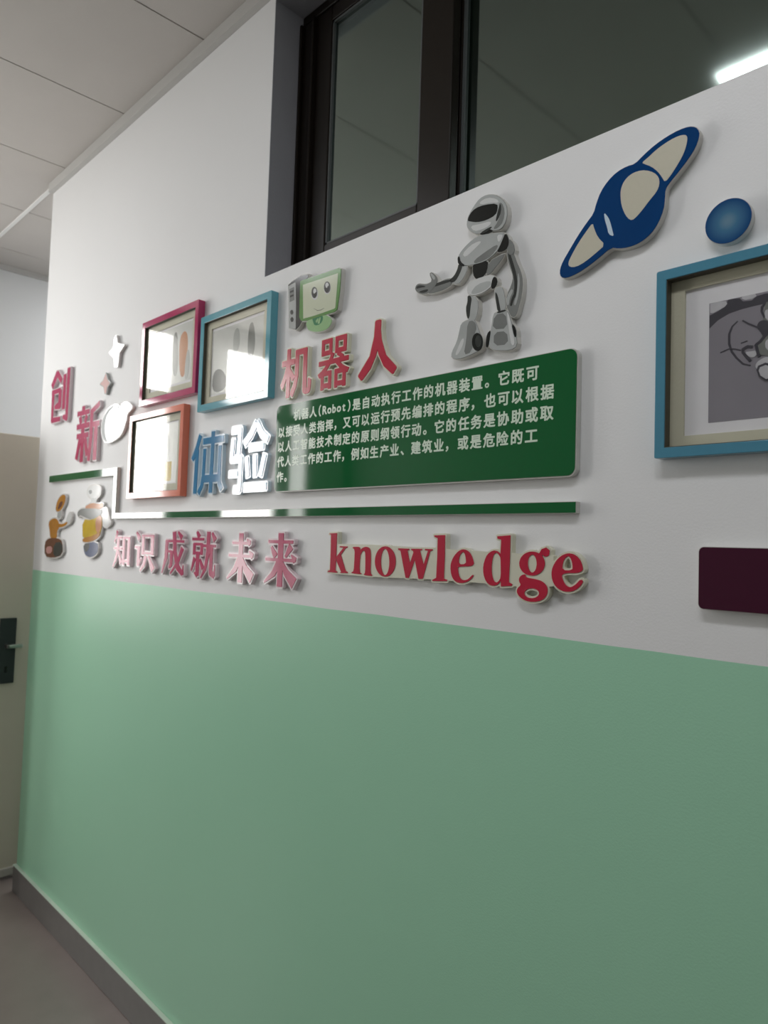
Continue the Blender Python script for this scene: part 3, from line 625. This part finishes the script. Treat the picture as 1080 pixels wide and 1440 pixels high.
# --- silver humanoid robot
R_ = zoomer(570, 250, 5.3333, T)
rb = thing('robot_cutout', 'silver humanoid robot cut-out with black visor and open hand', 'wall decoration')
def sm(P, k=1): return smooth(R_(P), 1 if k else 0)
bits = [
 ('right_arm', sm([(762, 548), (800, 545), (822, 590), (838, 640), (866, 700), (882, 770), (874, 880), (852, 965), (832, 1035), (802, 1048), (780, 1010), (758, 955), (762, 880), (800, 800), (812, 740), (790, 680), (768, 610)]), mgrey, 0),
 ('arm_tube', sm([(768, 560), (785, 560), (812, 640), (835, 720), (845, 800), (830, 900), (812, 900), (822, 800), (810, 720), (785, 640)], 1), dgrey, 1),
 ('arm_shine', sm([(848, 700), (862, 770), (852, 880), (830, 960), (815, 950), (838, 870), (845, 780)], 1), lgrey, 1),
 ('finger', sm([(760, 950), (765, 890), (800, 830), (812, 850), (785, 905), (778, 960)], 1), lgrey, 2),
 ('finger', sm([(785, 960), (800, 900), (822, 860), (830, 880), (812, 925), (800, 965)], 1), dgrey, 2),
 ('left_upper_arm', sm([(405, 645), (470, 665), (458, 710), (432, 760), (398, 800), (345, 792), (330, 770), (370, 740), (395, 690)]), lgrey, 0),
 ('arm_tube', sm([(402, 645), (432, 660), (412, 718), (378, 778), (345, 790), (330, 768), (368, 738), (392, 690)], 1), dgrey, 1),
 ('left_forearm', sm([(348, 755), (352, 800), (300, 835), (225, 862), (165, 870), (195, 815), (258, 782), (305, 762)]), mgrey, 0),
 ('arm_tube', sm([(340, 762), (345, 778), (280, 800), (215, 820), (200, 810), (262, 780)], 1), dgrey, 1),
 ('left_hand', sm([(75, 842), (80, 812), (100, 795), (140, 800), (170, 798), (205, 775), (183, 722), (198, 708), (236, 742), (244, 780), (215, 830), (172, 866), (115, 874)]), mgrey, 2),
 ('finger', sm([(80, 835), (95, 808), (135, 808), (160, 818), (120, 826)], 1), dgrey, 3),
 ('finger', sm([(100, 858), (140, 842), (178, 836), (165, 858), (130, 866)], 1), dgrey, 3),
 ('thumb', sm([(190, 722), (200, 715), (228, 748), (220, 770), (205, 755)], 1), lgrey, 3),
 ('left_thigh', sm([(468, 880), (545, 900), (548, 1000), (518, 1085), (465, 1052), (455, 980), (468, 930)]), lgrey, 0),
 ('leg_tube', sm([(470, 880), (502, 895), (492, 960), (482, 1060), (465, 1052), (456, 980), (470, 930)], 1), dgrey, 1),
 ('right_leg', sm([(672, 830), (722, 812), (745, 870), (758, 995), (700, 1010), (688, 960), (672, 880)], 1), lgrey, 0),
 ('leg_tube', sm([(674, 850), (695, 880), (710, 960), (718, 1002), (694, 1002), (684, 940)], 1), dgrey, 1),
 ('left_boot', sm([(420, 1095), (462, 1068), (515, 1058), (540, 1110), (562, 1170), (582, 1230), (562, 1292), (480, 1335), (400, 1362), (348, 1352), (350, 1310), (390, 1230), (408, 1150)]), lgrey, 2),
 ('boot_shade', sm([(470, 1080), (515, 1070), (540, 1120), (520, 1180), (500, 1310), (440, 1330), (460, 1220)], 1), mgrey, 3),
 ('boot_shine', sm([(425, 1210), (445, 1205), (430, 1270), (395, 1330), (375, 1330), (400, 1270)], 1), vlgrey, 3),
 ('ankle_wheel', sm(ell(543, 1232, 40, 68, 18), 0), black, 4), ('wheel_hub', sm(ell(551, 1228, 24, 46, 16), 0), dgrey, 5),
 ('right_boot', sm([(662, 1022), (690, 1008), (752, 990), (778, 1012), (802, 1100), (832, 1180), (842, 1262), (790, 1295), (700, 1296), (638, 1282), (628, 1240), (648, 1130)]), lgrey, 2),
 ('boot_shade', sm([(670, 1030), (755, 1012), (770, 1130), (655, 1140)], 1), mgrey, 3), ('boot_plate', sm([(668, 1160), (765, 1150), (775, 1250), (665, 1262)], 1), mgrey, 3),
 ('boot_shine', sm([(764, 1010), (778, 1015), (815, 1190), (825, 1250), (800, 1262), (785, 1180)], 1), vlgrey, 4),
 ('boot_wheel', sm([(645, 1140), (632, 1240), (616, 1278), (604, 1262), (614, 1172)], 1), black, 4), ('boot_wheel', sm([(798, 1088), (832, 1130), (834, 1198), (820, 1195)], 1), black, 4),
 ('boot_rim', sm([(690, 1005), (755, 988), (755, 1002), (695, 1020)], 1), dgrey, 4),
 ('waist_cover', sm([(620, 635), (752, 560), (735, 600), (680, 670), (640, 720), (608, 735)]), mgrey, 1),
 ('abdomen', sm([(508, 640), (622, 612), (618, 700), (575, 752), (535, 765), (508, 725)], 1), black, 2),
 ('pelvis', sm([(466, 832), (478, 790), (540, 758), (605, 738), (665, 730), (674, 765), (652, 812), (590, 862), (520, 885), (474, 876)]), vlgrey, 3),
 ('pelvis_shade', sm([(540, 800), (640, 770), (650, 805), (590, 852), (525, 875), (490, 868)]), lgrey, 4),
 ('hip_joint', sm([(658, 748), (684, 745), (694, 790), (668, 832), (643, 832)], 1), black, 4),
 ('shoulder_cap', sm([(775, 455), (812, 490), (824, 560), (790, 588), (762, 548)], 1), mgrey, 3),
 ('torso', sm([(398, 592), (425, 548), (478, 490), (540, 442), (620, 422), (700, 415), (748, 412), (735, 465), (702, 540), (650, 592), (600, 628), (520, 652), (450, 660), (406, 642)]), lgrey, 4),
 ('torso_shine', sm([(430, 575), (490, 510), (550, 478), (580, 480), (520, 540), (455, 600)]), vlgrey, 5),
 ('torso_shine', sm([(690, 430), (735, 425), (725, 460), (700, 490)]), vlgrey, 5),
 ('torso_shade', sm([(520, 620), (600, 560), (690, 500), (700, 520), (650, 588), (590, 625), (520, 648)]), mgrey, 5),
 ('shoulder_joint', sm([(748, 430), (762, 420), (780, 468), (775, 520), (735, 552), (688, 562), (715, 510)], 1), black, 6),
 ('shoulder_joint', sm([(395, 598), (410, 588), (420, 635), (450, 655), (436, 668), (400, 650)], 1), black, 6),
 ('neck', sm([(552, 428), (600, 398), (668, 362), (660, 402), (610, 425)], 1), black, 5),
 ('helmet', sm([(463, 345), (478, 282), (518, 215), (560, 158), (612, 130), (672, 128), (722, 155), (758, 200), (768, 262), (758, 330), (722, 388), (662, 400), (640, 385), (600, 405), (545, 428), (500, 405), (472, 382)]), lgrey, 6),
 ('helmet_shine', sm([(560, 185), (620, 150), (690, 160), (710, 190), (640, 190), (570, 205)]), vlgrey, 7),
 ('helmet_shine', sm([(490, 365), (560, 350), (650, 325), (640, 360), (580, 390), (520, 405)]), vlgrey, 7),
 ('helmet_shade', sm([(700, 200), (728, 185), (752, 250), (740, 330), (700, 380), (660, 390), (700, 330), (722, 260)]), mgrey, 7),
 ('visor', sm([(470, 325), (488, 275), (530, 230), (600, 205), (696, 195), (697, 240), (682, 282), (615, 320), (545, 337), (490, 330)], 1), black, 8),
 ('seam', sm([(712, 205), (722, 200), (724, 255), (702, 312), (682, 335), (690, 285)], 1), dgrey, 8),
 ('chin_seam', sm([(560, 420), (640, 370), (660, 372), (600, 420)], 1), dgrey, 8),
]
plate('backing', outline([[b[1]] for b in bits], .0016, .0010), G, T, gside, rb)
plate('print_base', outline([[b[1]] for b in bits], .0003, .0010), T, T + .0006, mgrey, rb)
for nm, L, m, k in bits: plate(nm, [L], T, T + .0008 + .0002 * k, m, rb)

# --- two toy robots at the lower left
Q2 = zoomer(50, 680, 9.0, .011)
def toy(label, bits):
    t = thing('toy_robot_cutout', label, 'wall decoration', 'toy robot cut-outs at the lower left')
    bb = [(nm, smooth(Q2(P), 1), m, k) for nm, P, m, k in bits]
    plate('backing', outline([[b[1]] for b in bb], .0055, .0015), G, .011, pale, t)
    for nm, L, m, k in bb: plate(nm, [L], .011, .0118 + .0002 * k, m, t)
toy('small amber toy robot on a brown box, beside the wall end', [
 ('head', [(345, 138), (382, 150), (374, 240), (335, 325), (285, 362), (255, 335), (268, 250), (300, 178)], amber, 1),
 ('face', [(300, 250), (340, 215), (350, 260), (310, 320), (280, 335)], brown, 2),
 ('neck', [(285, 350), (330, 330), (325, 430), (275, 450)], lgrey, 0),
 ('body', [(165, 500), (200, 450), (262, 436), (300, 500), (300, 560), (272, 600), (272, 700), (190, 700), (182, 600)], amber, 1),
 ('arm', [(285, 505), (350, 515), (400, 480), (410, 500), (360, 545), (290, 560)], amber, 2),
 ('hand', [(385, 500), (400, 430), (435, 360), (460, 400), (450, 470), (410, 520)], vlgrey, 1),
 ('box', [(118, 745), (170, 690), (280, 688), (342, 728), (344, 905), (222, 942), (118, 920)], brown, 2),
 ('box_side', [(235, 750), (342, 735), (342, 900), (225, 935)], dgrey, 3),
 ('box_mark', [(135, 800), (215, 790), (210, 880), (140, 890)], rosy, 3)])
toy('small yellow-chested grey toy robot left of the slogan', [
 ('head', [(655, 80), (700, 30), (780, 20), (830, 60), (820, 140), (770, 185), (700, 185), (660, 140)], vlgrey, 1),
 ('eye', [(672, 90), (712, 78), (722, 118), (690, 140)], mgrey, 2),
 ('neck', [(710, 170), (770, 160), (765, 260), (715, 270)], lgrey, 0),
 ('collar', [(610, 305), (720, 238), (790, 262), (860, 240), (850, 320), (700, 330)], peach, 1),
 ('shoulders', [(530, 380), (560, 330), (620, 312), (830, 318), (848, 380), (720, 465), (610, 420), (560, 395), (545, 425)], mgrey, 2),
 ('chest', [(598, 452), (720, 462), (842, 388), (846, 575), (780, 690), (600, 735)], yellow, 3),
 ('chest_side', [(760, 440), (842, 392), (844, 575), (770, 640)], peach, 4),
 ('belt', [(600, 690), (740, 660), (830, 590), (810, 680), (700, 740), (600, 742)], amber, 4),
 ('right_arm', [(846, 330), (900, 300), (930, 460), (955, 500), (890, 560), (850, 520)], vlgrey, 1),
 ('base', [(606, 765), (785, 728), (796, 855), (740, 920), (680, 935), (622, 892)], slate, 2),
 ('base_shade', [(610, 765), (690, 748), (680, 830), (630, 880)], dgrey, 3)])

# --- stars and the rocket
Q3 = zoomer(130, 460, 8.0, .012)
def star(label, P, m, fm, k):
    t = thing('star_cutout', label, 'wall decoration', 'star cut-outs')
    plate('backing', outline([[Q3(P)]], .004, .0015), G, .012, m, t); plate('face', [Q3(P)], .012, .0128, fm, t)
star('large white four-pointed star cut-out left of the crimson frame', [(266, 100), (283, 190), (352, 206), (302, 285), (284, 440), (250, 440), (240, 335), (188, 288), (236, 232), (246, 130)], pale, white, 0)
star('small grey and rose four-pointed star cut-out above the character 新', [(150, 522), (172, 600), (196, 630), (168, 672), (152, 748), (138, 745), (128, 668), (88, 642), (124, 600)], lgrey, rosy, 1)
rk = thing('moon_cutout', 'white bird-like moon cut-out left of the orange frame', 'wall decoration')
disc_ = smooth(Q3([(250, 868), (190, 900), (130, 985), (98, 1090), (100, 1200), (128, 1290), (180, 1300), (240, 1275), (310, 1220), (350, 1150), (385, 1040), (390, 970), (300, 880)]), 2)
bird = smooth(Q3([(250, 888), (282, 868), (294, 925), (340, 850), (388, 842), (452, 890), (440, 922), (392, 970), (386, 1040), (352, 1150), (312, 1222), (240, 1276), (182, 1292), (150, 1240), (140, 1150), (146, 1060), (182, 960)]), 1)
plate('backing', outline([[disc_], [bird]], .003, .0015), G, .012, pale, rk)
plate('face', [bird], .012, .0132, white, rk)
plate('crescent', outline([[disc_]], -.003, .0015), .012, .0126, mat('matt_grey_print', (.50, .53, .53), .6, noise=.1), rk)
